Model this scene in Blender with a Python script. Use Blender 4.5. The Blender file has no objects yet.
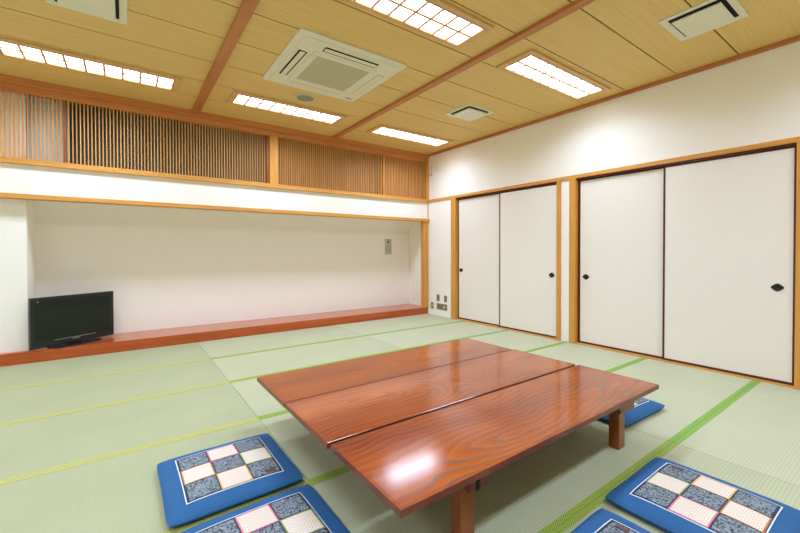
import bpy, bmesh, math, random
from mathutils import Vector, Matrix
random.seed(7)
scene = bpy.context.scene
COL = scene.collection

# ------------------------------------------------------------------ materials
def srgb(r, g, b):
    def f(c):
        c /= 255.0
        return c / 12.92 if c <= 0.04045 else ((c + 0.055) / 1.055) ** 2.4
    return (f(r), f(g), f(b), 1.0)

class NT:
    """small helper for building node trees"""
    def __init__(self, name):
        self.m = bpy.data.materials.new(name)
        self.m.use_nodes = True
        self.t = self.m.node_tree
        self.n = self.t.nodes
        self.b = self.n['Principled BSDF']
    def new(self, typ, **kw):
        nd = self.n.new(typ)
        for k, v in kw.items():
            setattr(nd, k, v)
        return nd
    def link(self, a, b):
        self.t.links.new(a, b)
    def setv(self, sock, v):
        if hasattr(v, 'node'):
            self.link(v, sock)
        else:
            sock.default_value = v
    def math(self, op, a, b=0.0, c=0.0, clamp=False):
        nd = self.new('ShaderNodeMath', operation=op, use_clamp=clamp)
        self.setv(nd.inputs[0], a); self.setv(nd.inputs[1], b); self.setv(nd.inputs[2], c)
        return nd.outputs[0]
    def mix(self, fac, a, b):
        nd = self.new('ShaderNodeMix', data_type='RGBA')
        self.setv(nd.inputs['Factor'], fac)
        self.setv(nd.inputs[6], a); self.setv(nd.inputs[7], b)
        return nd.outputs[2]
    def coords(self, rnd=False, kind='Object'):
        tc = self.new('ShaderNodeTexCoord')
        out = tc.outputs[kind]
        if rnd:
            oi = self.new('ShaderNodeObjectInfo')
            ml = self.math('MULTIPLY', oi.outputs['Random'], 37.0)
            cb = self.new('ShaderNodeCombineXYZ')
            self.link(ml, cb.inputs[0]); self.link(ml, cb.inputs[1]); self.link(ml, cb.inputs[2])
            va = self.new('ShaderNodeVectorMath', operation='ADD')
            self.link(out, va.inputs[0]); self.link(cb.outputs[0], va.inputs[1])
            out = va.outputs[0]
        return out
    def scale(self, vec, s):
        mp = self.new('ShaderNodeMapping')
        mp.inputs['Scale'].default_value = s
        self.link(vec, mp.inputs['Vector'])
        return mp.outputs[0]
    def noise(self, vec, scale=1.0, detail=3.0, rough=0.5, dist=0.0):
        nd = self.new('ShaderNodeTexNoise')
        nd.inputs['Scale'].default_value = scale
        nd.inputs['Detail'].default_value = detail
        nd.inputs['Roughness'].default_value = rough
        nd.inputs['Distortion'].default_value = dist
        self.link(vec, nd.inputs['Vector'])
        return nd.outputs[0]
    def ramp(self, fac, stops):
        nd = self.new('ShaderNodeValToRGB')
        cr = nd.color_ramp
        while len(cr.elements) < len(stops):
            cr.elements.new(0.5)
        for e, (p, c) in zip(cr.elements, stops):
            e.position = p; e.color = c
        self.setv(nd.inputs[0], fac)
        return nd.outputs[0]
    def bump(self, h, strength=0.1, dist=0.01):
        nd = self.new('ShaderNodeBump')
        nd.inputs['Strength'].default_value = strength
        nd.inputs['Distance'].default_value = dist
        self.link(h, nd.inputs['Height'])
        self.link(nd.outputs[0], self.b.inputs['Normal'])
    def fin(self, col=None, rough=0.5, metal=0.0, spec=None, coat=None, coat_rough=0.05):
        if col is not None:
            self.setv(self.b.inputs['Base Color'], col)
        self.setv(self.b.inputs['Roughness'], rough)
        self.b.inputs['Metallic'].default_value = metal
        if spec is not None:
            self.b.inputs['Specular IOR Level'].default_value = spec
        if coat is not None:
            self.b.inputs['Coat Weight'].default_value = coat
            self.b.inputs['Coat Roughness'].default_value = coat_rough
        return self.m

def plain(name, rgb, rough=0.5, metal=0.0, var=0.04, spec=None, nscale=6.0):
    t = NT(name)
    c = srgb(*rgb)
    v = t.noise(t.coords(), nscale, 3)
    d = tuple(max(0, x * (1 - var)) for x in c[:3]) + (1,)
    l = tuple(min(1, x * (1 + var)) for x in c[:3]) + (1,)
    return t.fin(t.mix(v, d, l), rough, metal, spec)

def wood(name, dark, light, axis='x', rough=0.45, spec=0.4, coat=None, fine=1.0, rnd=True):
    t = NT(name)
    v = t.coords(rnd)
    s = {'x': (1.2, 26, 26), 'y': (26, 1.2, 26), 'z': (26, 26, 1.2)}[axis]
    s2 = tuple(k * 4 * fine for k in s)
    a = t.noise(t.scale(v, s), 1.0, 4, 0.6, 0.4)
    b = t.noise(t.scale(v, s2), 1.0, 2, 0.5)
    f = t.math('ADD', t.math('MULTIPLY', a, 0.75), t.math('MULTIPLY', b, 0.25))
    col = t.ramp(f, [(0.30, srgb(*dark)), (0.68, srgb(*light))])
    return t.fin(col, rough, 0, spec, coat)

def table_wood(name):
    """varnished zelkova: orange brown, flat-sawn rings drawn as grey pore lines"""
    t = NT(name)
    v0 = t.coords()
    v = t.coords(True)
    sp = t.new('ShaderNodeSeparateXYZ'); t.link(v0, sp.inputs[0])
    oi = t.new('ShaderNodeObjectInfo')
    off = t.math('MULTIPLY', t.math('SUBTRACT', oi.outputs['Random'], 0.5), 0.22)
    low = t.noise(t.scale(v, (0.95, 0.55, 0.0)), 1.0, 1.5, 0.45)
    h = t.math('MULTIPLY', t.math('SUBTRACT', low, 0.5), 1.25)
    wig = t.noise(t.scale(v, (1.7, 1.2, 0.0)), 1.0, 2, 0.5)
    y = t.math('ADD', t.math('ADD', sp.outputs[1], off), t.math('MULTIPLY', t.math('SUBTRACT', wig, 0.5), 0.22))
    r = t.math('SQRT', t.math('ADD', t.math('MULTIPLY', y, y), t.math('MULTIPLY', h, h)))
    jit = t.noise(t.scale(v, (5.0, 22.0, 0.0)), 1.0, 3, 0.6)
    fine = t.noise(t.scale(v, (3.0, 70, 30)), 1.0, 3, 0.6)
    big = t.noise(t.scale(v, (0.9, 2.4, 1.0)), 1.1, 3, 0.5, 0.3)
    rings = t.math('ADD', t.math('MULTIPLY', r, 30.0), t.math('MULTIPLY', jit, 0.55))
    saw = t.math('FRACT', rings)
    line = t.ramp(saw, [(0.0, (1, 1, 1, 1)), (0.10, (0.75, 0.75, 0.75, 1)), (0.24, (0, 0, 0, 1)), (0.97, (0, 0, 0, 1)), (1.0, (1, 1, 1, 1))])
    amt = t.noise(t.scale(v, (1.6, 5.0, 1.0)), 1.6, 2, 0.5)
    amt = t.ramp(amt, [(0.38, (0.10, 0.10, 0.10, 1)), (0.62, (0.95, 0.95, 0.95, 1))])
    lf = t.math('MULTIPLY', line, amt)
    f = t.math('ADD', t.math('MULTIPLY', big, 0.6), t.math('MULTIPLY', fine, 0.25))
    f = t.math('ADD', f, t.math('MULTIPLY', saw, 0.15))
    base = t.ramp(f, [(0.30, srgb(*TW[0])), (0.50, srgb(*TW[1])), (0.70, srgb(*TW[2]))])
    col = t.mix(lf, base, srgb(*TW[3]))
    t.bump(t.math('ADD', fine, line), 0.05, 0.0015)
    t.fin(col, 0.5, 0, 0.1, 1.0, 0.12)
    return t.m
TW = [(100, 34, 3), (150, 64, 2), (184, 94, 8), (108, 92, 90)]

def ceiling_wood():
    t = NT('ceiling_board')
    v = t.coords()
    a = t.noise(t.scale(v, (0.9, 30, 10)), 1.0, 4, 0.6)
    b = t.noise(t.scale(v, (3.0, 150, 10)), 1.0, 3, 0.6)
    c = t.noise(t.scale(v, (0.6, 1.4, 1)), 1.0, 2, 0.5)
    f = t.math('ADD', t.math('MULTIPLY', a, 0.4), t.math('MULTIPLY', b, 0.45))
    f = t.math('ADD', f, t.math('MULTIPLY', c, 0.15))
    col = t.ramp(f, [(0.30, srgb(214, 178, 104)), (0.70, srgb(232, 200, 128))])
    return t.fin(col, 0.55, 0, 0.3)

def tatami_mat_material(name, a_rgb, b_rgb):
    t = NT(name)
    v = t.coords()
    sp = t.new('ShaderNodeSeparateXYZ'); t.link(v, sp.inputs[0])
    # igusa ribs run across the mat; the warp gives a faint cross ribbing
    r1 = t.math('PINGPONG', t.math('MULTIPLY', sp.outputs[1], 1 / 0.015), 0.5)
    r2 = t.math('PINGPONG', t.math('MULTIPLY', sp.outputs[0], 1 / 0.006), 0.5)
    n1 = t.noise(t.scale(v, (8, 160, 10)), 1.0, 2, 0.5)
    n2 = t.noise(t.scale(v, (160, 8, 10)), 1.0, 2, 0.5)
    n3 = t.noise(v, 2.2, 2, 0.5)
    rr = t.ramp(r1, [(0.0, (0, 0, 0, 1)), (0.16, (1, 1, 1, 1))])
    f = t.math('ADD', t.math('MULTIPLY', rr, 0.45), t.math('MULTIPLY', r2, 0.2))
    f = t.math('ADD', f, t.math('MULTIPLY', n1, 0.15))
    f = t.math('ADD', f, t.math('MULTIPLY', n2, 0.2))
    f = t.math('ADD', f, t.math('MULTIPLY', t.math('SUBTRACT', n3, 0.5), 0.35))
    col = t.ramp(f, [(0.1, srgb(*a_rgb)), (0.85, srgb(*b_rgb))])
    t.bump(f, 0.12, 0.003)
    return t.fin(col, 0.62, 0, 0.25)

def heri_material(name, base, dot):
    t = NT(name)
    v = t.coords()
    sp = t.new('ShaderNodeSeparateXYZ'); t.link(v, sp.inputs[0])
    k = 1 / 0.013
    a = t.math('MULTIPLY', t.math('ADD', sp.outputs[0], sp.outputs[1]), k)
    b = t.math('MULTIPLY', t.math('SUBTRACT', sp.outputs[0], sp.outputs[1]), k)
    pa = t.math('PINGPONG', a, 0.5); pb = t.math('PINGPONG', b, 0.5)
    f = t.math('MULTIPLY', t.math('MULTIPLY', pa, pb), 4.0)
    f = t.ramp(f, [(0.12, (0, 0, 0, 1)), (0.30, (1, 1, 1, 1))])
    return t.fin(t.mix(f, srgb(*base), srgb(*dot)), 0.6, 0, 0.25)

def wall_paper(name, rgb, bump=True):
    t = NT(name)
    v = t.coords()
    n = t.noise(v, 140.0, 3, 0.6)
    m = t.noise(v, 3.0, 2, 0.5)
    c = srgb(*rgb)
    d = tuple(x * 0.965 for x in c[:3]) + (1,)
    col = t.mix(t.math('ADD', t.math('MULTIPLY', n, 0.5), t.math('MULTIPLY', m, 0.5)), d, c)
    if bump:
        t.bump(n, 0.06, 0.002)
    return t.fin(col, 0.85, 0, 0.15)

def speckle(name, light, dark, mid, scale=95.0):
    t = NT(name)
    v = t.coords()
    vo = t.new('ShaderNodeTexVoronoi'); vo.feature = 'F1'
    vo.inputs['Scale'].default_value = scale
    t.link(v, vo.inputs['Vector'])
    n = t.noise(v, 120.0, 3, 0.6, 1.2)
    sp = t.new('ShaderNodeSeparateColor'); t.link(vo.outputs['Color'], sp.inputs[0])
    f = t.math('ADD', t.math('MULTIPLY', sp.outputs[0], 0.5), t.math('MULTIPLY', n, 0.6))
    col = t.ramp(f, [(0.30, srgb(*dark)), (0.45, srgb(*mid)), (0.72, srgb(*light))])
    return t.fin(col, 0.85, 0, 0.15)

def dotted(name, base, dot):
    t = NT(name)
    v = t.coords()
    sp = t.new('ShaderNodeSeparateXYZ'); t.link(v, sp.inputs[0])
    k = 1 / 0.0125
    a = t.math('PINGPONG', t.math('MULTIPLY', t.math('ADD', sp.outputs[0], sp.outputs[1]), k * 0.7), 0.5)
    b = t.math('PINGPONG', t.math('MULTIPLY', t.math('SUBTRACT', sp.outputs[0], sp.outputs[1]), k * 0.7), 0.5)
    f = t.math('MULTIPLY', t.math('MULTIPLY', a, b), 4.0)
    f = t.ramp(f, [(0.50, (0, 0, 0, 1)), (0.72, (1, 1, 1, 1))])
    return t.fin(t.mix(f, srgb(*base), srgb(*dot)), 0.85, 0, 0.15)

def emission(name, rgb, strength):
    t = NT(name)
    t.b.inputs['Base Color'].default_value = srgb(240, 240, 235)
    t.b.inputs['Emission Color'].default_value = rgb
    v = t.noise(t.coords(), 1.5, 1)
    t.setv(t.b.inputs['Emission Strength'], t.math('ADD', strength * 0.96, t.math('MULTIPLY', v, strength * 0.08)))
    t.b.inputs['Roughness'].default_value = 0.6
    return t.m

LIGHT = 17.0
M = {}
M['wall'] = wall_paper('white_wallpaper', (250, 247, 240))
M['fusuma'] = wall_paper('fusuma_paper', (240, 234, 224))
M['alcove'] = wall_paper('alcove_wallpaper', (247, 243, 234))
M['ceil'] = ceiling_wood()
M['groove'] = plain('dark_joint', (66, 38, 16), 0.7)
M['beam'] = wood('ceiling_beam_wood', (172, 104, 54), (200, 132, 74), 'y')
M['beamx'] = wood('back_beam_wood', (184, 112, 56), (212, 142, 80), 'x')
M['postz'] = wood('post_wood', (200, 136, 48), (222, 162, 76), 'z')
M['rail'] = wood('rail_wood', (204, 138, 52), (226, 166, 84), 'x')
M['raily'] = wood('header_wood', (204, 138, 52), (226, 166, 84), 'y')
M['slat'] = wood('slat_wood', (204, 142, 72), (232, 176, 106), 'z', fine=0.6)
M['darkpost'] = wood('dark_slat_wood', (128, 70, 28), (156, 90, 40), 'z')
M['board'] = wood('cavity_board_wood', (150, 104, 56), (190, 140, 84), 'z')
M['platform'] = wood('platform_wood', (158, 62, 16), (196, 94, 32), 'x', rough=0.3, spec=0.3, coat=0.7)
M['table'] = table_wood('zelkova_table_wood')
M['tleg'] = wood('table_leg_wood', (112, 52, 18), (150, 80, 34), 'z', rough=0.3, coat=0.5)
M['tframe'] = wood('table_frame_wood', (100, 44, 12), (132, 64, 20), 'x', rough=0.35, coat=0.2)
M['tedge'] = wood('table_edge_wood', (92, 36, 8), (124, 54, 16), 'x', rough=0.35, coat=0.25)
M['iron'] = plain('black_iron', (34, 32, 32), 0.45, 0.6)
M['lacquer'] = plain('dark_lacquer', (82, 32, 26), 0.3)
M['hikite'] = plain('dark_bronze', (30, 38, 42), 0.35, 0.5)
M['hikite2'] = plain('dark_bronze_dish', (22, 34, 44), 0.3, 0.4)
M['tatami_l'] = tatami_mat_material('tatami_rush_sheen_left', (150, 157, 118), (177, 182, 146))  # view-angle sheen painted in: rush gets paler column by column to the right
M['tatami_r'] = tatami_mat_material('tatami_rush_sheen_right', (168, 173, 139), (197, 200, 171))
M['tatami_m'] = tatami_mat_material('tatami_rush_sheen_middle', (160, 166, 129), (189, 193, 161))
M['heri_m'] = heri_material('heri_cloth_sheen_middle', (98, 142, 36), (186, 196, 98))  # sheen of the edging threads put into the colour, yellower left, greener right
M['heri_l'] = heri_material('heri_cloth_sheen_left', (146, 156, 56), (214, 210, 142))
M['heri_r'] = heri_material('heri_cloth_sheen_right', (110, 158, 62), (154, 188, 94))
M['concrete'] = plain('underfloor', (120, 110, 95), 0.9)
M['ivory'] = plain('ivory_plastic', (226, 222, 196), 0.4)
M['ivory2'] = plain('ivory_plastic_darker', (206, 202, 172), 0.45)  # slightly darker ivory for rims, slots and small fittings
M['mesh'] = plain('grille_mesh', (206, 200, 166), 0.6)
M['black'] = plain('black_gap', (16, 15, 14), 0.8)
M['tvblack'] = plain('tv_black_plastic', (26, 30, 32), 0.22)
M['screen'] = plain('tv_screen', (20, 28, 22), 0.12, spec=0.35, var=0.02)
M['grey'] = plain('silver_grey', (150, 150, 150), 0.35, 0.4)
M['steel'] = plain('brushed_plate', (150, 146, 124), 0.35, 0.5)
M['socket'] = plain('dark_socket', (124, 120, 102), 0.5)
M['noticebg'] = plain('notice_grey', (196, 196, 182), 0.5)
M['noticefg'] = plain('notice_ink', (172, 170, 152), 0.6)
M['noticedk'] = plain('notice_dark', (88, 88, 80), 0.6)
M['diff'] = emission('light_diffuser', (0.78, 0.87, 1.0, 1), 6.5)
M['lframe'] = wood('light_frame_wood', (206, 160, 96), (226, 186, 126), 'x')
M['kumiko'] = wood('light_lattice_wood', (206, 150, 88), (224, 172, 112), 'x')
M['blue'] = plain('blue_cotton', (46, 96, 146), 0.75, spec=0.2, var=0.07, nscale=10)
M['patch_d'] = speckle('dark_sarasa_patch', (146, 156, 164), (30, 38, 50), (92, 104, 116), 170.0)
M['patch_l'] = dotted('pale_dotted_patch', (226, 214, 200), (160, 144, 134))
M['navy'] = plain('navy_seam', (32, 44, 66), 0.8)
M['piping'] = plain('white_piping', (226, 232, 240), 0.7)
M['pink'] = plain('pink_edging', (226, 122, 140), 0.8)
M['green'] = plain('olive_edging', (138, 150, 78), 0.8)
M['gold'] = plain('gold_edging', (222, 172, 84), 0.8)
M['brown'] = plain('brown_edging', (178, 118, 56), 0.8)
M['tag'] = plain('brown_label', (92, 58, 52), 0.8)
M['stitch'] = plain('label_stitch', (150, 110, 96), 0.8)

# ------------------------------------------------------------------ mesh building
class MB:
    def __init__(self):
        self.v = []; self.f = []; self.mi = []; self.mats = []; self.sm = []
    def _m(self, m):
        if m not in self.mats:
            self.mats.append(m)
        return self.mats.index(m)
    def add(self, vs, fs, m, smooth=False):
        k = len(self.v); i = self._m(m)
        self.v += [tuple(p) for p in vs]
        for f in fs:
            self.f.append([k + j for j in f]); self.mi.append(i); self.sm.append(smooth)
        return self
    def box(self, x0, x1, y0, y1, z0, z1, m):
        x0, x1 = sorted((x0, x1)); y0, y1 = sorted((y0, y1)); z0, z1 = sorted((z0, z1))
        v = [(x0, y0, z0), (x1, y0, z0), (x1, y1, z0), (x0, y1, z0), (x0, y0, z1), (x1, y0, z1), (x1, y1, z1), (x0, y1, z1)]
        f = [(0, 3, 2, 1), (4, 5, 6, 7), (0, 1, 5, 4), (1, 2, 6, 5), (2, 3, 7, 6), (3, 0, 4, 7)]
        return self.add(v, f, m)
    def prism(self, pts, axis, a, b, m):
        """polygon in the plane across `axis` extruded from a to b (pts in the two remaining axes in order)"""
        n = len(pts)
        def P(p, t):
            return {'x': (t, p[0], p[1]), 'y': (p[0], t, p[1]), 'z': (p[0], p[1], t)}[axis]
        v = [P(p, a) for p in pts] + [P(p, b) for p in pts]
        f = [tuple(range(n))[::-1], tuple(range(n, 2 * n))]
        f += [(i, (i + 1) % n, n + (i + 1) % n, n + i) for i in range(n)]
        return self.add(v, f, m)
    def cyl(self, c, r, h, m, axis='z', n=32, r2=None):
        r2 = r if r2 is None else r2
        A = []; B = []
        for i in range(n):
            t = 2 * math.pi * i / n
            u, w = math.cos(t), math.sin(t)
            if axis == 'z':
                A.append((c[0] + r * u, c[1] + r * w, c[2])); B.append((c[0] + r2 * u, c[1] + r2 * w, c[2] + h))
            elif axis == 'x':
                A.append((c[0], c[1] + r * u, c[2] + r * w)); B.append((c[0] + h, c[1] + r2 * u, c[2] + r2 * w))
            else:
                A.append((c[0] + r * u, c[1], c[2] + r * w)); B.append((c[0] + r2 * u, c[1] + h, c[2] + r2 * w))
        f = [tuple(range(n))[::-1], tuple(range(n, 2 * n))] + [(i, (i + 1) % n, n + (i + 1) % n, n + i) for i in range(n)]
        return self.add(A + B, f, m)
    def ring(self, x0, x1, y0, y1, z0, z1, w, m, wy=None):
        """rectangular frame lying in the xy plane"""
        wy = w if wy is None else wy
        self.box(x0, x1, y0, y0 + wy, z0, z1, m); self.box(x0, x1, y1 - wy, y1, z0, z1, m)
        self.box(x0, x0 + w, y0 + wy, y1 - wy, z0, z1, m); self.box(x1 - w, x1, y0 + wy, y1 - wy, z0, z1, m)
        return self
    def build(self, name, parent=None, bevel=0.0, seg=2, origin=None):
        me = bpy.data.meshes.new(name)
        vs = self.v if origin is None else [(p[0] - origin[0], p[1] - origin[1], p[2] - origin[2]) for p in self.v]
        me.from_pydata(vs, [], self.f)
        for m in self.mats:
            me.materials.append(m)
        for p, i, s in zip(me.polygons, self.mi, self.sm):
            p.material_index = i; p.use_smooth = s
        me.update()
        bm = bmesh.new(); bm.from_mesh(me)
        bmesh.ops.recalc_face_normals(bm, faces=bm.faces)
        bm.to_mesh(me); bm.free()
        o = bpy.data.objects.new(name, me)
        COL.objects.link(o)
        if origin is not None:
            o.location = origin
        if parent is not None:
            o.parent = parent
        if bevel > 0:
            b = o.modifiers.new('Bevel', 'BEVEL'); b.width = bevel; b.segments = seg
            b.limit_method = 'ANGLE'; b.angle_limit = math.radians(40)
        return o

def tag(o, label, cat, group=None, kind=None):
    o['label'] = label; o['category'] = cat
    if group: o['group'] = group
    if kind: o['kind'] = kind
    return o

def thing(name, label, cat, loc, rz=0.0, group=None, kind=None):
    o = bpy.data.objects.new(name, None)
    o.empty_display_size = 0.1
    COL.objects.link(o)
    o.location = loc; o.rotation_euler = (0, 0, rz)
    return tag(o, label, cat, group, kind)

def copy_thing(src, loc, rz=None, label=None):
    r = src.copy(); COL.objects.link(r); r.location = loc
    if rz is not None: r.rotation_euler = (0, 0, rz)
    if label: r['label'] = label
    for ch in list(src.children):
        c = ch.copy(); COL.objects.link(c); c.parent = r
        for g in list(ch.children):
            d = g.copy(); COL.objects.link(d); d.parent = c
    return r

# ------------------------------------------------------------------ dimensions
XL, YB, ZC = -7.64, -7.75, 2.92        # left wall, wall behind the camera, ceiling height
JOINTS = [-0.52, -1.008, -1.505, -1.995, -2.483, -2.968, -3.445, -3.925, -4.402, -4.885, -5.37, -5.855, -6.34, -6.83, -7.31]

# ------------------------------------------------------------------ the setting
def structure(o, label, cat):
    return tag(o, label, cat, kind='structure')

m = MB().box(XL - 0.1, 0.15, YB - 0.1, 0.75, -0.20, -0.05, M['concrete'])
structure(m.build('floor'), 'subfloor slab lying under the green tatami mats', 'floor')

# ceiling: boards with dark open joints
m = MB()
ys = [0.02] + JOINTS + [YB]
for a, b in zip(ys[:-1], ys[1:]):
    m.box(XL, 0.0, b + 0.006, a - 0.006, ZC, ZC + 0.02, M['ceil'])
m.box(XL, 0.0, YB, 0.02, ZC + 0.012, ZC + 0.06, M['groove'])
structure(m.build('ceiling'), 'tan wood board ceiling with dark joints above the room', 'ceiling')

# right wall with two fusuma openings
m = MB()
T = 0.14
m.box(0, T, YB, 0.75, 2.09, ZC + 0.06, M['wall'])
m.box(0, T, -0.64, 0.75, -0.05, 2.09, M['wall'])
m.box(0, T, -2.79, -2.65, -0.05, 2.09, M['wall'])
m.box(0, T, YB, -4.90, -0.05, 2.09, M['wall'])
m.box(T - 0.03, T, -4.90, -0.64, -0.05, 2.09, M['wall'])
structure(m.build('wall_right'), 'white wall on the right holding both pairs of sliding doors', 'wall')

# back wall: strip between rail and lintel, left pier, upper cavity behind the lattice
m = MB()
m.box(XL, -0.0, 0.0, 0.12, 1.735, 2.06, M['wall'])
m.box(XL, -5.38, 0.08, 0.75, -0.05, 1.735, M['wall'])
structure(m.build('wall_back'), 'white back wall strip under the wooden lattice with the pier at left', 'wall')
m = MB()
m.box(-5.38, 0.0, 0.57, 0.70, -0.05, 1.735, M['alcove'])
m.prism([(0.385, 1.735), (0.57, 1.53), (0.57, 1.735)], 'x', -5.38, 0.0, M['alcove'])
m.box(-5.38, 0.0, 0.12, 0.57, 1.725, 1.74, M['alcove'])
m.box(-0.015, 0.0, 0.04, 0.57, 0.0, 1.735, M['alcove'])
structure(m.build('wall_alcove'), 'white recessed alcove wall behind the long low wooden platform', 'wall')
m = MB()
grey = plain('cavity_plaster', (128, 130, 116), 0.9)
pale = plain('cavity_pale_panel', (245, 246, 240), 0.8)
mid = plain('cavity_mid_panel', (240, 243, 240), 0.85)
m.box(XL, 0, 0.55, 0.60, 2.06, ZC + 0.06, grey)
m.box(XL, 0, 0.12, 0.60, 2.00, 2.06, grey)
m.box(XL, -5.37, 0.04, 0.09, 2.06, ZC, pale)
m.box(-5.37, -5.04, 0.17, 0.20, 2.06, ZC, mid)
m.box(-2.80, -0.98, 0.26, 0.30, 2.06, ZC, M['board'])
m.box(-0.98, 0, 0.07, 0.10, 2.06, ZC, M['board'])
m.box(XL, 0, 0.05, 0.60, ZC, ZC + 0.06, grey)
structure(m.build('wall_upper_recess'), 'dim recess wall seen between the slats of the high wooden lattice', 'wall')

m = MB().box(XL - 0.12, XL, YB, 0.75, -0.05, ZC + 0.06, M['wall'])
structure(m.build('wall_left'), 'plain white wall on the left side of the room', 'wall')
m = MB().box(XL, 0.0, YB - 0.12, YB, -0.05, ZC + 0.06, M['wall'])
structure(m.build('wall_rear'), 'plain white wall behind the viewpoint', 'wall')

n_trim = [0]
def trim(mb, label, bevel=0.002):
    n_trim[0] += 1
    o = mb.build('trim_%d' % n_trim[0], bevel=bevel)
    structure(o, label, 'trim')
    return o
trim(MB().box(-3.858, -3.770, YB, -0.035, ZC - 0.03, ZC + 0.01, M['beam']), 'left brown batten running away across the board ceiling')
trim(MB().box(-1.945, -1.873, YB, -0.035, ZC - 0.03, ZC + 0.01, M['beam']), 'right brown batten running away across the board ceiling')
trim(MB().box(-5.77, -5.69, YB, -0.035, ZC - 0.03, ZC + 0.01, M['beam']), 'far left brown batten across the board ceiling')
trim(MB().box(-0.035, 0, YB, -0.035, 2.883, ZC + 0.01, M['beam']), 'brown ceiling trim along the top of the right wall')
trim(MB().box(XL, 0, -0.035, 0.06, 2.845, ZC + 0.01, M['beamx']), 'brown beam along the ceiling above the lattice')
trim(MB().box(XL, 0, -0.012, 0.06, 2.775, 2.845, M['beamx']), 'lower brown rail hung under the ceiling beam above the lattice')
trim(MB().box(XL, 0, -0.045, 0.05, 2.045, 2.10, M['rail']), 'light wooden rail along the foot of the lattice', 0.003)
trim(MB().box(XL, -0.0, -0.045, 0.10, 1.695, 1.742, M['rail']), 'light wooden lintel across the top of the alcove', 0.003)
trim(MB().box(-0.122, -0.016, -0.018, 0.06, 0.12, 1.695, M['postz']), 'light wooden post at the right end of the alcove', 0.003)
trim(MB().box(-0.055, 0.0, -0.030, 0.05, 2.10, 2.775, M['postz']), 'light wooden post at the right end of the lattice', 0.003)
trim(MB().box(-0.012, 0.0, -0.012, 0.0, 1.742, 2.045, M['postz']), 'thin wooden bead in the corner beside the white strip', 0.001)
trim(MB().box(-0.022, 0.02, -4.90, -0.030, 2.048, 2.092, M['raily']), 'light wooden head rail along the tops of both pairs of sliding doors', 0.003)
PT = [(-0.745, -0.632, 'wooden jamb post nearest the far corner'), (-2.656, -2.604, 'narrow wooden jamb post right of the far pair of sliding doors'),
      (-2.860, -2.778, 'wooden jamb post left of the near pair of sliding doors'), (-4.90, -4.775, 'wooden jamb post at the right edge of the near sliding doors')]
for a, b, lb in PT:
    trim(MB().box(-0.026, 0.10, a, b, 0.0, 2.052, M['postz']), lb, 0.003)
trim(MB().box(-0.014, 0.11, -2.604, -0.745, -0.04, 0.014, M['raily']), 'low wooden sill under the far pair of sliding doors', 0.002)
trim(MB().box(-0.014, 0.11, -4.775, -2.860, -0.04, 0.014, M['raily']), 'low wooden sill under the near pair of sliding doors', 0.002)
trim(MB().box(-0.006, 0.11, -2.604, -0.745, 2.028, 2.050, M['lacquer']), 'dark track over the far pair of sliding doors', 0.001)
trim(MB().box(-0.006, 0.11, -4.775, -2.860, 2.028, 2.050, M['lacquer']), 'dark track over the near pair of sliding doors', 0.001)

# sliding fusuma doors
def fusuma(n, y0, y1, xf, hy, fl, fr, label):
    """y0 < y1; xf = face x; hy = handle y; fl / fr = stile widths at the far (y1) / near (y0) side"""
    d = thing('door_%d' % n, label, 'sliding door', (xf, (y0 + y1) / 2, 0.014), kind='structure')
    o = (xf, (y0 + y1) / 2, 0.014)
    MB().box(xf + 0.004, xf + 0.016, y0 + 0.004, y1 - 0.004, 0.02, 2.026, M['fusuma']).build('panel', d, origin=o).location = (0, 0, 0)
    f = MB()
    f.box(xf, xf + 0.02, y0, y0 + fr, 0.015, 2.027, M['lacquer'])
    f.box(xf, xf + 0.02, y1 - fl, y1, 0.015, 2.027, M['lacquer'])
    f.box(xf, xf + 0.02, y0 + fr, y1 - fl, 0.015, 0.036, M['lacquer'])
    f.box(xf, xf + 0.02, y0 + fr, y1 - fl, 2.012, 2.027, M['lacquer'])
    f.build('frame', d, 0.0015, origin=o).location = (0, 0, 0)
    # mokko-shaped recessed pull
    pts = []
    N = 40
    for i in range(N):
        t = 2 * math.pi * i / N
        rr = 1 + 0.08 * math.cos(4 * t)
        pts.append((hy + 0.038 * rr * math.cos(t), 0.834 + 0.031 * rr * math.sin(t)))
    h = MB().prism(pts, 'x', xf - 0.001, xf + 0.006, M['hikite'])
    ho = h.build('pull', d, 0.001, origin=o); ho.location = (0, 0, 0)
    ring = MB(); N = 36
    prof = [(0.026, xf - 0.001), (0.024, xf - 0.006), (0.020, xf - 0.006), (0.017, xf - 0.0015), (0.0, xf - 0.0012)]
    vs = []; fs = []
    for r, x in prof:
        for i in range(N):
            t = 2 * math.pi * i / N
            vs.append((x, hy + r * 1.15 * math.cos(t), 0.834 + r * math.sin(t)))
    for k in range(len(prof) - 1):
        for i in range(N):
            fs.append((k * N + i, k * N + (i + 1) % N, (k + 1) * N + (i + 1) % N, (k + 1) * N + i))
    ring.add(vs, fs, M['hikite2'], True)
    ro = ring.build('dish', None, origin=o); ro.parent = ho; ro.location = (0, 0, 0)
    return d
fusuma(1, -1.672, -0.745, 0.034, -0.818, 0.020, 0.018, 'far left sliding door, white paper panel nearest the far corner')
fusuma(2, -2.604, -1.645, 0.010, -2.515, 0.016, 0.012, 'white sliding door second from the far corner, pull at its right edge')
fusuma(3, -3.820, -2.860, 0.034, -2.962, 0.030, 0.018, 'white sliding door left half of the near pair, pull at its left edge')
fusuma(4, -4.775, -3.797, 0.010, -4.662, 0.018, 0.018, 'nearest large white sliding door, oval pull at its right edge')

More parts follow.
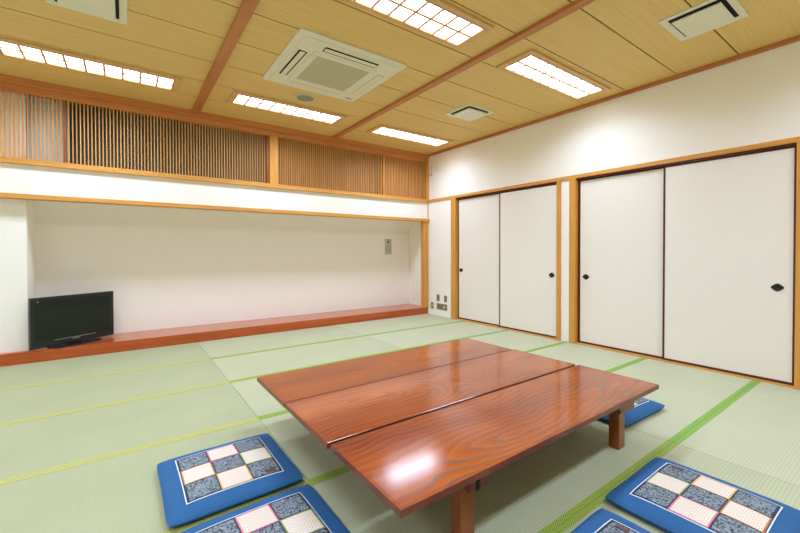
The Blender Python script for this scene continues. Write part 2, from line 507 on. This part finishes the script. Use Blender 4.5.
# ------------------------------------------------------------------ tatami mats
rows = [0.0, -0.927, -1.832, -2.742, -3.645, -4.542, -5.45, -6.36, -7.27]
colx = [-5.71, -3.808, -1.885, 0.0]
rowtxt = ['first row from the wooden platform', 'second row from the wooden platform', 'third row from the wooden platform',
          'fourth row from the wooden platform', 'fifth row from the wooden platform', 'sixth row from the wooden platform']
coltxt = ['left column', 'middle column', 'right column by the doors']
GM = 'tatami mats covering the floor'
def tatami(ci, ri, first=None):
    x0, x1 = colx[ci] + 0.0012, colx[ci + 1] - 0.0012
    y1, y0 = rows[ri] - 0.0008, rows[ri + 1] + 0.0008
    o = ((x0 + x1) / 2, (y0 + y1) / 2, -0.05)
    lb = 'green tatami mat, %s, %s' % (coltxt[ci], rowtxt[ri])
    t = thing('tatami_mat', lb, 'tatami mat', o, group=GM)
    w, d = (x1 - x0) / 2, (y1 - y0) / 2
    if ci == 2: w = w - 0.0
    mt = M[('tatami_l', 'tatami_m', 'tatami_r')[ci]]
    he = M[('heri_l', 'heri_m', 'heri_r')[ci]]
    MB().box(-w, w, -d, d, 0.0, 0.05, mt).build('rush_cover', t)
    hw = 0.029 if ri else 0.029
    if ri > 0 : MB().box(-w, w, d - hw, d, 0.0502, 0.0514, he).build('edging', t)
    MB().box(-w, w, -d, -d + hw, 0.0502, 0.0514, he).build('edging', t)
for ri in range(6):
    for ci in range(3):
        if ri == 5 and ci == 0:
            continue
        tatami(ci, ri)
# mats beyond the frame, behind and left of the camera
m = MB()
m.box(XL, colx[0], YB, 0.0, -0.05, 0.0, M['tatami_l'])
m.box(colx[0], colx[1], YB, rows[5], -0.05, 0.0, M['tatami_l'])
m.box(colx[1], 0.0, YB, rows[6], -0.05, 0.0, M['tatami_m'])
structure(m.build('floor_matting'), 'pale green matting on the floor behind the viewpoint', 'floor')

# ------------------------------------------------------------------ alcove platform
t = thing('alcove_platform', 'long low red-brown wooden platform along the foot of the white alcove', 'platform', (-2.7, 0.0, 0.0))
MB().box(-2.679, 2.684, 0.022, 0.569, 0.085, 0.120, M['platform']).build('top_board', t, 0.002)
MB().box(-4.94, 2.70, 0.0, 0.022, 0.0, 0.122, M['platform']).build('front_board', t, 0.003)
MB().box(-4.94, -2.680, 0.022, 0.079, 0.085, 0.120, M['platform']).build('pier_ledge', t, 0.002)

# ------------------------------------------------------------------ lattice transoms
def lattice(x0, x1, y, label, left_stile=True, right_stile=True):
    t = thing('lattice_transom', label, 'lattice', ((x0 + x1) / 2, y, 2.10), group='high wooden lattice panels on the back wall')
    c = (x0 + x1) / 2
    m = MB()
    n = int(round((x1 - x0) / 0.0325))
    for i in range(n):
        x = x0 + (i + 0.5) * (x1 - x0) / n - c
        m.box(x - 0.0050, x + 0.0050, 0.0, 0.013, 0.0, 0.675, M['slat'])
    m.build('slats', t)
    r = MB()
    for z in (0.17, 0.50):
        r.box(x0 - c, x1 - c, 0.020, 0.030, z, z + 0.014, M['darkpost'])
    return t
lattice(-6.6, -5.075, 0.012, 'short wooden slat lattice at the far left, pale panel showing behind')
lattice(-5.045, -2.935, 0.012, 'long wooden slat lattice left of the thick light post')
lattice(-2.775, -0.056, 0.012, 'wooden slat lattice between the thick light post and right wall')
trim(MB().box(-2.892, -2.778, -0.022, 0.06, 2.10, 2.775, M['postz']), 'thick light wooden post dividing the lattice', 0.003)
trim(MB().box(-2.932, -2.893, -0.004, 0.05, 2.10, 2.775, M['darkpost']), 'darker stile left of the thick lattice post', 0.002)
trim(MB().box(-5.074, -5.046, -0.006, 0.05, 2.10, 2.775, M['darkpost']), 'thin dark stile in the lattice at left', 0.002)
trim(MB().box(-0.985, -0.962, 0.0, 0.045, 2.10, 2.775, M['postz']), 'thin light stile in the right lattice', 0.002)

# ------------------------------------------------------------------ ceiling lights
LAMP = bpy.data.lights.new('lamp', 'AREA')
LAMP.shape = 'RECTANGLE'; LAMP.size = 0.86; LAMP.size_y = 0.30
LAMP.energy = 23.5; LAMP.color = (0.663, 0.778, 1.0); LAMP.spread = math.radians(150)
def make_light(loc, label):
    L, W = 0.695, 0.20
    t = thing('ceiling_light', label, 'ceiling light', loc, group='shoji-style ceiling lights')
    f = MB()
    # flat surround flush on the boards plus an inner lip
    f.ring(-L, L, -W, W, -0.022, 0.0, 0.048, M['lframe'], 0.042)
    f.build('frame', t, 0.003)
    MB().box(-L + 0.050, L - 0.050, -W + 0.044, W - 0.044, -0.010, -0.002, M['diff']).build('diffuser', t)
    ld = LAMP
    lo = bpy.data.objects.new('lamp', ld); COL.objects.link(lo); lo.parent = t; lo.location = (0, 0, -0.026)
    k = MB()
    x0, x1, y0, y1 = -L + 0.048, L - 0.048, -W + 0.042, W - 0.042
    k.ring(x0, x1, y0, y1, -0.024, -0.0105, 0.013, M['kumiko'])
    k.box(x0, x1, -0.009, 0.009, -0.019, -0.0105, M['kumiko'])
    for i in range(1, 9):
        x = x0 + (x1 - x0) * i / 9
        k.box(x - 0.009, x + 0.009, y0 + 0.007, y1 - 0.007, -0.0175, -0.011, M['kumiko'])
    k.build('lattice', t)
    return t
L0 = make_light((-2.87, -0.775, ZC), 'white grid ceiling light in the row nearest the lattice, middle one beside the round speaker')
for loc, lb in [((-4.765, -0.775, ZC), 'white grid ceiling light at far left, left of the left ceiling batten'),
                ((-0.955, -0.755, ZC), 'white grid ceiling light nearest the far corner of the room'),
                ((-2.87, -3.215, ZC), 'large white grid ceiling light at the top centre, in front of the air conditioner'),
                ((-0.950, -3.185, ZC), 'white grid ceiling light above the sliding doors, right of the right ceiling batten'),
                ((-4.765, -3.20, ZC), 'white grid ceiling light overhead outside the frame'),
                ((-6.66, -0.775, ZC), 'white grid ceiling light in the left bay outside the frame'),
                ((-6.66, -3.20, ZC), 'white grid ceiling light in the left bay overhead'),
                ((-0.950, -5.62, ZC), 'white grid ceiling light behind the viewpoint on the right'),
                ((-2.87, -5.62, ZC), 'white grid ceiling light behind the viewpoint'),
                ((-4.765, -5.62, ZC), 'white grid ceiling light above the viewpoint on the left'),
                ((-6.66, -5.62, ZC), 'white grid ceiling light behind the viewpoint in the left bay')]:
    copy_thing(L0, loc, label=lb)

# ------------------------------------------------------------------ air conditioner cassette
t = thing('air_conditioner', 'square ivory ceiling air conditioner cassette between the two battens', 'air conditioner', (-2.88, -1.985, ZC))
S = 0.525
p = MB()
def rrect(hx, hy, r, n=6):
    pts = []
    for cx, cy, a in ((hx - r, hy - r, 0), (-hx + r, hy - r, 90), (-hx + r, -hy + r, 180), (hx - r, -hy + r, 270)):
        for i in range(n + 1):
            q = math.radians(a + 90 * i / n)
            pts.append((cx + r * math.cos(q), cy + r * math.sin(q)))
    return pts
def loft(mb, loops, mat, cap=True, smooth=False):
    n = len(loops[0]); vs = []; fs = []
    for lp in loops: vs += lp
    for k in range(len(loops) - 1):
        for i in range(n):
            fs.append((k * n + i, k * n + (i + 1) % n, (k + 1) * n + (i + 1) % n, (k + 1) * n + i))
    if cap:
        fs.append(tuple(range((len(loops) - 1) * n, len(loops) * n)))
    mb.add(vs, fs, mat, smooth)
def lay(pts, z): return [(x, y, z) for x, y in pts]
loft(p, [lay(rrect(S, S + 0.015, 0.03), 0.0), lay(rrect(S, S + 0.015, 0.03), -0.016), lay(rrect(S - 0.05, S - 0.035, 0.03), -0.024),
         lay(rrect(S - 0.055, S - 0.04, 0.03), -0.030), lay(rrect(S - 0.19, S - 0.175, 0.03), -0.038)], M['ivory'])
p.build('panel', t)
g = MB()
g.box(-0.265, 0.265, -0.27, 0.27, -0.0395, -0.036, M['mesh'])
for i in range(1, 40):
    y = -0.27 + 0.54 * i / 40
    g.box(-0.265, 0.265, y - 0.0022, y + 0.0022, -0.042, -0.0395, M['mesh'])
for i in range(1, 8):
    x = -0.265 + 0.53 * i / 8
    g.box(x - 0.002, x + 0.002, -0.27, 0.27, -0.0425, -0.0395, M['mesh'])
g.build('intake_grille', t)
gf = MB().ring(-0.325, 0.325, -0.33, 0.33, -0.044, -0.036, 0.058, M['ivory'])
gf.build('grille_frame', t, 0.004)
for k in range(4):
    a = math.radians(90 * k)
    ca, sa = math.cos(a), math.sin(a)
    def R_(mb):
        mb.v = [(x * ca - y * sa, x * sa + y * ca, z) for x, y, z in mb.v]; return mb
    lo = MB()
    lo.box(-0.265, 0.265, -0.434, -0.362, -0.0388, -0.026, M['black'] if k in (0, 3) else M['ivory2'])  # black strips paint the dark of the gaps on the two near sides only
    so = R_(lo).build('outlet_slot', t)
    fl = MB().box(-0.259, 0.259, -0.422, -0.375, -0.0415, -0.0388, M['ivory'])
    R_(fl).build('louver', None, 0.001).parent = so
e = MB().box(0.37, 0.44, 0.42, 0.437, -0.036, -0.0275, M['socket'])
e.build('badge', t)
MB().box(0.13, 0.155, 0.435, 0.445, -0.036, -0.0275, M['socket']).build('indicator', t)

# speaker
t = thing('ceiling_speaker', 'small round grey ceiling speaker beside the air conditioner', 'speaker', (-2.85, -1.225, ZC))
sp_ = MB(); N = 40
loft(sp_, [[(0.118 * math.cos(2 * math.pi * i / N), 0.118 * math.sin(2 * math.pi * i / N), 0.0) for i in range(N)],
           [(0.114 * math.cos(2 * math.pi * i / N), 0.114 * math.sin(2 * math.pi * i / N), -0.012) for i in range(N)],
           [(0.100 * math.cos(2 * math.pi * i / N), 0.100 * math.sin(2 * math.pi * i / N), -0.014) for i in range(N)],
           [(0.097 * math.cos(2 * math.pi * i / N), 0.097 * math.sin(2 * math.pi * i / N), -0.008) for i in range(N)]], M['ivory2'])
sp_.build('rim', t)
gr = MB().cyl((0, 0, -0.011), 0.096, 0.004, M['mesh'], n=40)
for i in range(-9, 10):
    w = math.sqrt(max(0, 0.094 ** 2 - (i * 0.01) ** 2))
    gr.box(-w, w, i * 0.01 - 0.0015, i * 0.01 + 0.0015, -0.0125, -0.0111, M['socket'])
gr.build('grille', t)

# air diffusers: frame, black gap, hung plate
def make_vent(loc, label):
    t = thing('air_vent', label, 'vent', loc, group='square ceiling air vents')
    f = MB(); hx, hy = 0.232, 0.215
    o = [(-hx, -hy), (hx, -hy), (hx, hy), (-hx, hy)]
    def sq(k, z): return [(x * k, y * k, z) for x, y in o]
    loft(f, [sq(1.0, 0.0), sq(1.0, -0.010), sq(0.80, -0.006), sq(0.78, 0.004)], M['ivory'], cap=False)
    f.build('frame', t)
    MB().box(-hx * .79, hx * .79, -hy * .79, hy * .79, -0.003, -0.001, M['black']).build('throat', t)
    q = MB()
    loft(q, [sq(0.66, -0.010), sq(0.70, -0.018), sq(0.70, -0.026), sq(0.65, -0.029)], M['ivory'])
    q.build('plate', t, 0.0015)
    for sx in (-1, 1):
        for sy in (-1, 1):
            b = MB(); b.box(sx * hx * .5 - .006, sx * hx * .5 + .006, sy * hy * .5 - .006, sy * hy * .5 + .006, -0.012, -0.0025, M['ivory2']); b.build('hanger', t)
    return t
V0 = make_vent((-0.955, -1.972, ZC), 'small square white air vent right of the air conditioner beyond the right batten')
copy_thing(V0, (-0.960, -4.405, ZC), label='large white air vent at the top right corner above the sliding doors')
copy_thing(V0, (-4.750, -1.990, ZC), label='white air vent cut by the top edge at left, above the far left light')

# ------------------------------------------------------------------ television
t = thing('television', 'black flat-screen television standing on the left end of the alcove platform', 'television', (-5.010, 0.180, 0.1230), math.radians(33.5))
b = MB(); b.box(-0.405, 0.405, -0.012, 0.026, 0.018, 0.550, M['tvblack'])
b.prism([(-0.30, 0.026), (0.30, 0.026), (0.22, 0.055), (-0.22, 0.055)], 'z', 0.10, 0.42, M['tvblack'])
b.build('bezel', t, 0.006, 3)
MB().box(-0.366, 0.366, -0.0145, -0.0122, 0.092, 0.520, M['screen']).build('screen', t)
c = MB(); c.box(-0.20, 0.20, -0.0155, -0.0125, 0.078, 0.083, M['grey']); c.build('trim_strip', t)
c = MB()
for k in range(7): c.box(-0.035 + k * .0105, -0.028 + k * .0105, -0.0155, -0.0125, 0.060, 0.070, M['grey'])
c.build('badge', t)
MB().box(-0.355, -0.336, -0.0158, -0.0146, 0.500, 0.510, M['grey']).build('corner_logo', t)
n_ = MB(); n_.box(-0.06, 0.06, -0.005, 0.035, 0.008, 0.10, M['tvblack']); n_.build('neck', t, 0.004)
s_ = MB(); pts = [(0.235 * math.cos(2 * math.pi * i / 48) * (1 if abs(math.cos(2 * math.pi * i / 48)) < .8 else 1), 0.115 * math.sin(2 * math.pi * i / 48) + 0.0) for i in range(48)]
pts = rrect(0.235, 0.105, 0.05)
s_.prism(pts, 'z', 0.0, 0.014, M['tvblack']); s_.build('stand', t, 0.004)

# ------------------------------------------------------------------ low tables
def make_table(cx, cy, w, d, h, label, hinge=True):
    t = thing('low_table', label, 'table', (cx, cy, 0.0016), group='low tables pushed together')
    hw, hd, th = w / 2, d / 2, 0.027
    top = MB(); top.box(-hw, hw, -hd, hd, h - th, h, M['table']); top._m(M['tedge']); top.mi = [0, 0, 1, 1, 1, 1]; top.mi[0] = 1
    top.build('tabletop', t, 0.003, 2)
    gm = MB().ring(-hw + 0.010, hw - 0.010, -hd + 0.010, hd - 0.010, h + 0.0001, h + 0.0006, 0.0022, M['tframe'])
    gm.build('edge_line', t)
    zt = h - th
    for sx in (-1, 1):
        xl = (-0.617, -0.544) if sx < 0 else (0.642, 0.716)      # leg
        xo = -0.622 if sx < 0 else 0.722                          # outer end of the corbel
        xi = -0.470 if sx < 0 else 0.500                          # inner end, cut to an ogee
        di = 1 if xi > xo else -1
        for sy in (-1, 1):
            ya, yb = sorted((sy * (hd - 0.036), sy * (hd - 0.150)))
            la, lb = sorted((sy * (hd - 0.084), sy * (hd - 0.143)))
            pr = [(xo, zt), (xo, zt - 0.068), (xi - di * 0.062, zt - 0.068)]
            for q in range(0, 7):
                a = math.radians(90 * q / 6)
                pr.append((xi - di * (0.058 - 0.040 * (1 - math.cos(a))), zt - 0.066 + 0.048 * math.sin(a)))
            pr.append((xi, zt))
            MB().prism(pr, 'y', ya, yb, M['tframe']).build('corbel', t, 0.002)
            MB().box(xl[0], xl[1], la, lb, 0.0, zt - 0.0685, M['tleg']).build('leg', t, 0.004)
        MB().box(xl[0] + 0.012, xl[1] - 0.012, -hd + 0.16, hd - 0.16, zt - 0.045, zt - 0.001, M['tframe']).build('cross_rail', t, 0.002)
    MB().box(-0.588, -0.570, -hd + 0.031, -hd + 0.0362, zt - 0.067, zt - 0.030, M['iron']).build('hinge', t, 0.001)
    return t
H = 0.3385
make_table(-2.888, -4.2285, 1.930, 0.507, H, 'near low wooden table of the three pushed together, cushions in front of it')
make_table(-2.898, -3.693, 1.925, 0.530, H, 'middle low wooden table of the three pushed together')
make_table(-2.910, -3.165, 1.905, 0.520, H, 'far low wooden table of the three pushed together, nearest the alcove')

# ------------------------------------------------------------------ floor cushions
def make_cushion(label):
    t = thing('floor_cushion', label, 'cushion', (0, 0, 0), group='blue patchwork floor cushions')
    S = 0.297; HT = 0.066
    def ease(u):
        u = min(1.0, abs(u)); return (1 - u ** 3.2) ** 0.55
    def top(x, y):
        return 0.030 + (HT - 0.030) * ease(x / S) * ease(y / S)
    def rim(x, y):
        # edges bow slightly inwards between the pointed corners, like a stuffed square
        fx = 1 - 0.022 * (1 - (y / S) ** 2) * (abs(x) / S) ** 3
        fy = 1 - 0.022 * (1 - (x / S) ** 2) * (abs(y) / S) ** 3
        c = 1 - 0.035 * (abs(x * y) / S ** 2) ** 6
        return x * fx * c, y * fy * c
    n = 36
    us = [math.sin(math.pi / 2 * (-1 + 2 * i / n)) * 0.6 + 0.4 * (-1 + 2 * i / n) for i in range(n + 1)]
    us = [u * S for u in us]
    V = []; F = []
    for j in us:
        for i in us:
            x, y = rim(i, j); V.append((x, y, top(i, j) + 0.0012 * math.sin(i * 31 + j * 17) * ease(i / S) * ease(j / S)))
    for j in us:
        for i in us:
            x, y = rim(i, j); V.append((x, y, 0.030 - 0.0295 * ease(i / S) ** 0.4 * ease(j / S) ** 0.4))
    w = n + 1
    for b_ in range(2):
        for j in range(n):
            for i in range(n):
                q = b_ * w * w + j * w + i
                F.append((q, q + 1, q + w + 1, q + w) if b_ == 0 else (q, q + w, q + w + 1, q + 1))
    for i in range(n):
        F += [(i, w * w + i, w * w + i + 1, i + 1), (n * w + i, n * w + i + 1, w * w + n * w + i + 1, w * w + n * w + i),
              (i * w, (i + 1) * w, w * w + (i + 1) * w, w * w + i * w), (i * w + n, w * w + i * w + n, w * w + (i + 1) * w + n, (i + 1) * w + n)]
    MB().add(V, F, M['blue'], True).build('cover', t)
    # patchwork centre: breakpoints of the woven lines, then nine patches
    A = 0.216
    P = 0.136 / 2 * 3 / 3
    ed = [-A, -A + 0.005, -A + 0.013]
    c = A - 0.013
    k = (2 * c) / 3
    e2 = 0.0035; seam = 0.0035
    def sub(a, b, q):
        return [a + (b - a) * i / q for i in range(1, q)]
    bps = [-A, -A + 0.005]
    cells = []
    g0 = -A + 0.009
    k = (-g0 * 2) / 3
    bps.append(g0)
    for i in range(3):
        a, b = g0 + i * k, g0 + (i + 1) * k
        bps += [a + 0.006] + sub(a + 0.006, b - 0.006, 7) + [b - 0.006, b]
    bps += [A - 0.005, A]
    nb = len(bps)
    edge = {(1, 2): 'pink', (2, 1): 'green', (1, 0): 'gold', (0, 1): 'brown'}
    def mat_at(x, y):
        if max(abs(x), abs(y)) > A - 0.005: return M['piping']
        if max(abs(x), abs(y)) > -g0: return M['navy']
        i = min(2, int((x - g0) / k)); j = min(2, int((y - g0) / k))
        lx = (x - g0) - i * k; ly = (y - g0) - j * k
        inb = min(lx, ly, k - lx, k - ly) < 0.006
        if (i, j) in edge:
            return M[edge[(i, j)]] if inb else M['patch_l']
        return M['navy'] if inb else M['patch_d']
    pm = MB()
    V = [(rim(x, y)[0], rim(x, y)[1], top(x, y) + 0.0022) for y in bps for x in bps]
    base = len(pm.v); pm.v += V
    for j in range(nb - 1):
        for i in range(nb - 1):
            mt = mat_at((bps[i] + bps[i + 1]) / 2, (bps[j] + bps[j + 1]) / 2)
            pm.f.append([j * nb + i, j * nb + i + 1, (j + 1) * nb + i + 1, (j + 1) * nb + i])
            pm.mi.append(pm._m(mt)); pm.sm.append(True)
    po = pm.build('patchwork', t)
    # make the patchwork a thin cloth with thickness
    so = po.modifiers.new('Solidify', 'SOLIDIFY'); so.thickness = 0.0018; so.offset = -1
    lb = MB()
    x0, x1, y0, y1 = 0.135, 0.182, -0.192, -0.168
    lb.add([(x0, y0, top(x0, y0) + .0045), (x1, y0, top(x1, y0) + .0045), (x1, y1, top(x1, y1) + .0045), (x0, y1, top(x0, y1) + .0045),
            (x0, y0, top(x0, y0) + .002), (x1, y0, top(x1, y0) + .002), (x1, y1, top(x1, y1) + .002), (x0, y1, top(x0, y1) + .002)],
           [(0, 1, 2, 3), (7, 6, 5, 4), (0, 4, 5, 1), (1, 5, 6, 2), (2, 6, 7, 3), (3, 7, 4, 0)], M['tag'])
    for q in range(5):
        xx = x0 + 0.006 + q * 0.008
        z = top(xx, y0) + .0047
        lb.box(xx, xx + 0.004, y0 + 0.007, y0 + 0.017, z, z + 0.0004, M['stitch'])
    lb.build('label_patch', t)
    return t
C0 = make_cushion('blue patchwork floor cushion whole in view at left, beside the table end')
C0.location = (-4.128, -3.352, 0.0014); C0.rotation_euler = (0, 0, math.radians(0.5))
copy_thing(C0, (-4.120, -3.992, 0.0014), math.radians(1.0), 'blue patchwork floor cushion at the bottom left, cut by the lower edge')
copy_thing(C0, (-2.492, -4.868, 0.0014), math.radians(90.5), 'large blue patchwork floor cushion at the bottom right in front of the near table')
copy_thing(C0, (-3.152, -4.905, 0.0014), math.radians(91), 'blue patchwork floor cushion cut by the bottom edge, left of the whole right one')
copy_thing(C0, (-1.655, -4.025, 0.0014), math.radians(-92), 'blue patchwork floor cushion half under the right end of the table beside its leg')

# ------------------------------------------------------------------ wall fittings on the right wall
def plate(name, cat, label, y0, y1, z0, z1, kind):
    yc, zc = (y0 + y1) / 2, (z0 + z1) / 2
    t = thing(name, label, cat, (0, yc, zc), group='metal wall plates in the corner')
    hy, hz = (y1 - y0) / 2, (z1 - z0) / 2
    MB().box(-0.007, 0.0, -hy, hy, -hz, hz, M['steel']).build('plate', t, 0.002)
    if kind == 'single':
        for z in (-0.022, 0.022):
            MB().box(-0.009, -0.0068, -0.014, 0.014, z - 0.015, z + 0.015, M['socket']).build('socket', t, 0.001)
    elif kind == 'jack':
        MB().box(-0.009, -0.0068, -0.014, 0.014, -0.026, 0.026, M['ivory2']).build('socket', t, 0.001)
        MB().box(-0.0095, -0.0088, -0.006, 0.006, -0.008, 0.008, M['socket']).build('jack', t)
    else:
        for y in (0.065, 0.01):
            MB().box(-0.009, -0.0068, y - 0.020, y + 0.020, -0.028, 0.028, M['socket']).build('socket', t, 0.001)
        kn = MB().cyl((-0.022, -0.075, 0.0), 0.017, 0.016, M['ivory'], axis='x', n=24)
        kn.build('knob', t, 0.002)
    return t
plate('wall_socket', 'socket', 'small metal wall plate upper left above the wide plate, in the far corner', -0.318, -0.243, 0.262, 0.378, 'single')
plate('wall_socket', 'socket', 'small metal wall plate upper right above the wide plate, nearest the jamb post', -0.512, -0.440, 0.262, 0.374, 'single')
plate('wall_socket', 'socket', 'small metal wall plate lowest at left, closest to the alcove post', -0.156, -0.082, 0.110, 0.225, 'jack')
plate('control_plate', 'control plate', 'wide metal wall plate with a round white knob low in the far corner', -0.515, -0.243, 0.114, 0.221, 'wide')

t = thing('wall_hook', 'tiny ivory hook and cord high on the right wall next to the lattice corner', 'hook', (0, -0.09, 2.52))
MB().box(-0.018, 0.0, -0.030, 0.030, 0.0, 0.035, M['ivory2']).build('hook', t, 0.004)
MB().box(-0.006, 0.0, -0.012, -0.004, 0.035, 0.20, M['ivory2']).build('cord', t, 0.001)

t = thing('notice_panel', 'small grey upright panel with dark dot high on the alcove back wall', 'panel', (-0.51, 0.57, 1.24))
MB().box(-0.075, 0.075, -0.012, 0.0, -0.148, 0.148, M['noticebg']).build('housing', t, 0.003)
MB().box(-0.065, 0.065, -0.0135, -0.0118, 0.112, 0.138, M['noticefg']).build('top_band', t)
MB().cyl((0.0, -0.016, 0.082), 0.022, 0.005, M['noticedk'], axis='y', n=24).build('dial', t)
for x in (-0.045, 0.0, 0.045):
    MB().box(x - 0.010, x + 0.010, -0.0135, -0.0118, -0.125, 0.030, M['noticefg']).build('strip', t)

# ------------------------------------------------------------------ camera
YAW, PITCH, ROLL, F, SY = 6.22177251e-01, -1.27738748e-02, -1.83367750e-03, 383.153946, -10.2135659
f = Vector((math.sin(YAW) * math.cos(PITCH), math.cos(YAW) * math.cos(PITCH), math.sin(PITCH)))
r = Vector((math.cos(YAW), -math.sin(YAW), 0)); u = r.cross(f)
r, u = r * math.cos(ROLL) + u * math.sin(ROLL), -r * math.sin(ROLL) + u * math.cos(ROLL)
cd = bpy.data.cameras.new('camera'); cam = bpy.data.objects.new('camera', cd); COL.objects.link(cam)
Rm = Matrix((r, u, -f)).transposed()
cam.matrix_world = Matrix.Translation((-4.546, -5.446, 1.15)) @ Rm.to_4x4()
cd.sensor_width = 36.0; cd.sensor_fit = 'HORIZONTAL'
cd.lens = F / 800 * 36.0
cd.shift_y = SY / 800
cd.clip_start = 0.02
scene.camera = cam

# ------------------------------------------------------------------ world and view
w = bpy.data.worlds.new('world'); scene.world = w; w.use_nodes = True
w.node_tree.nodes['Background'].inputs[0].default_value = (0.5, 0.5, 0.5, 1)
w.node_tree.nodes['Background'].inputs[1].default_value = 0.02
scene.cycles.max_bounces = 10; scene.cycles.diffuse_bounces = 8; scene.cycles.glossy_bounces = 4
scene.cycles.sample_clamp_indirect = 6.0
scene.view_settings.view_transform = 'Standard'
scene.view_settings.look = 'None'
scene.view_settings.exposure = -0.22
scene.view_settings.gamma = 1.0
scene.view_settings.use_curve_mapping = False
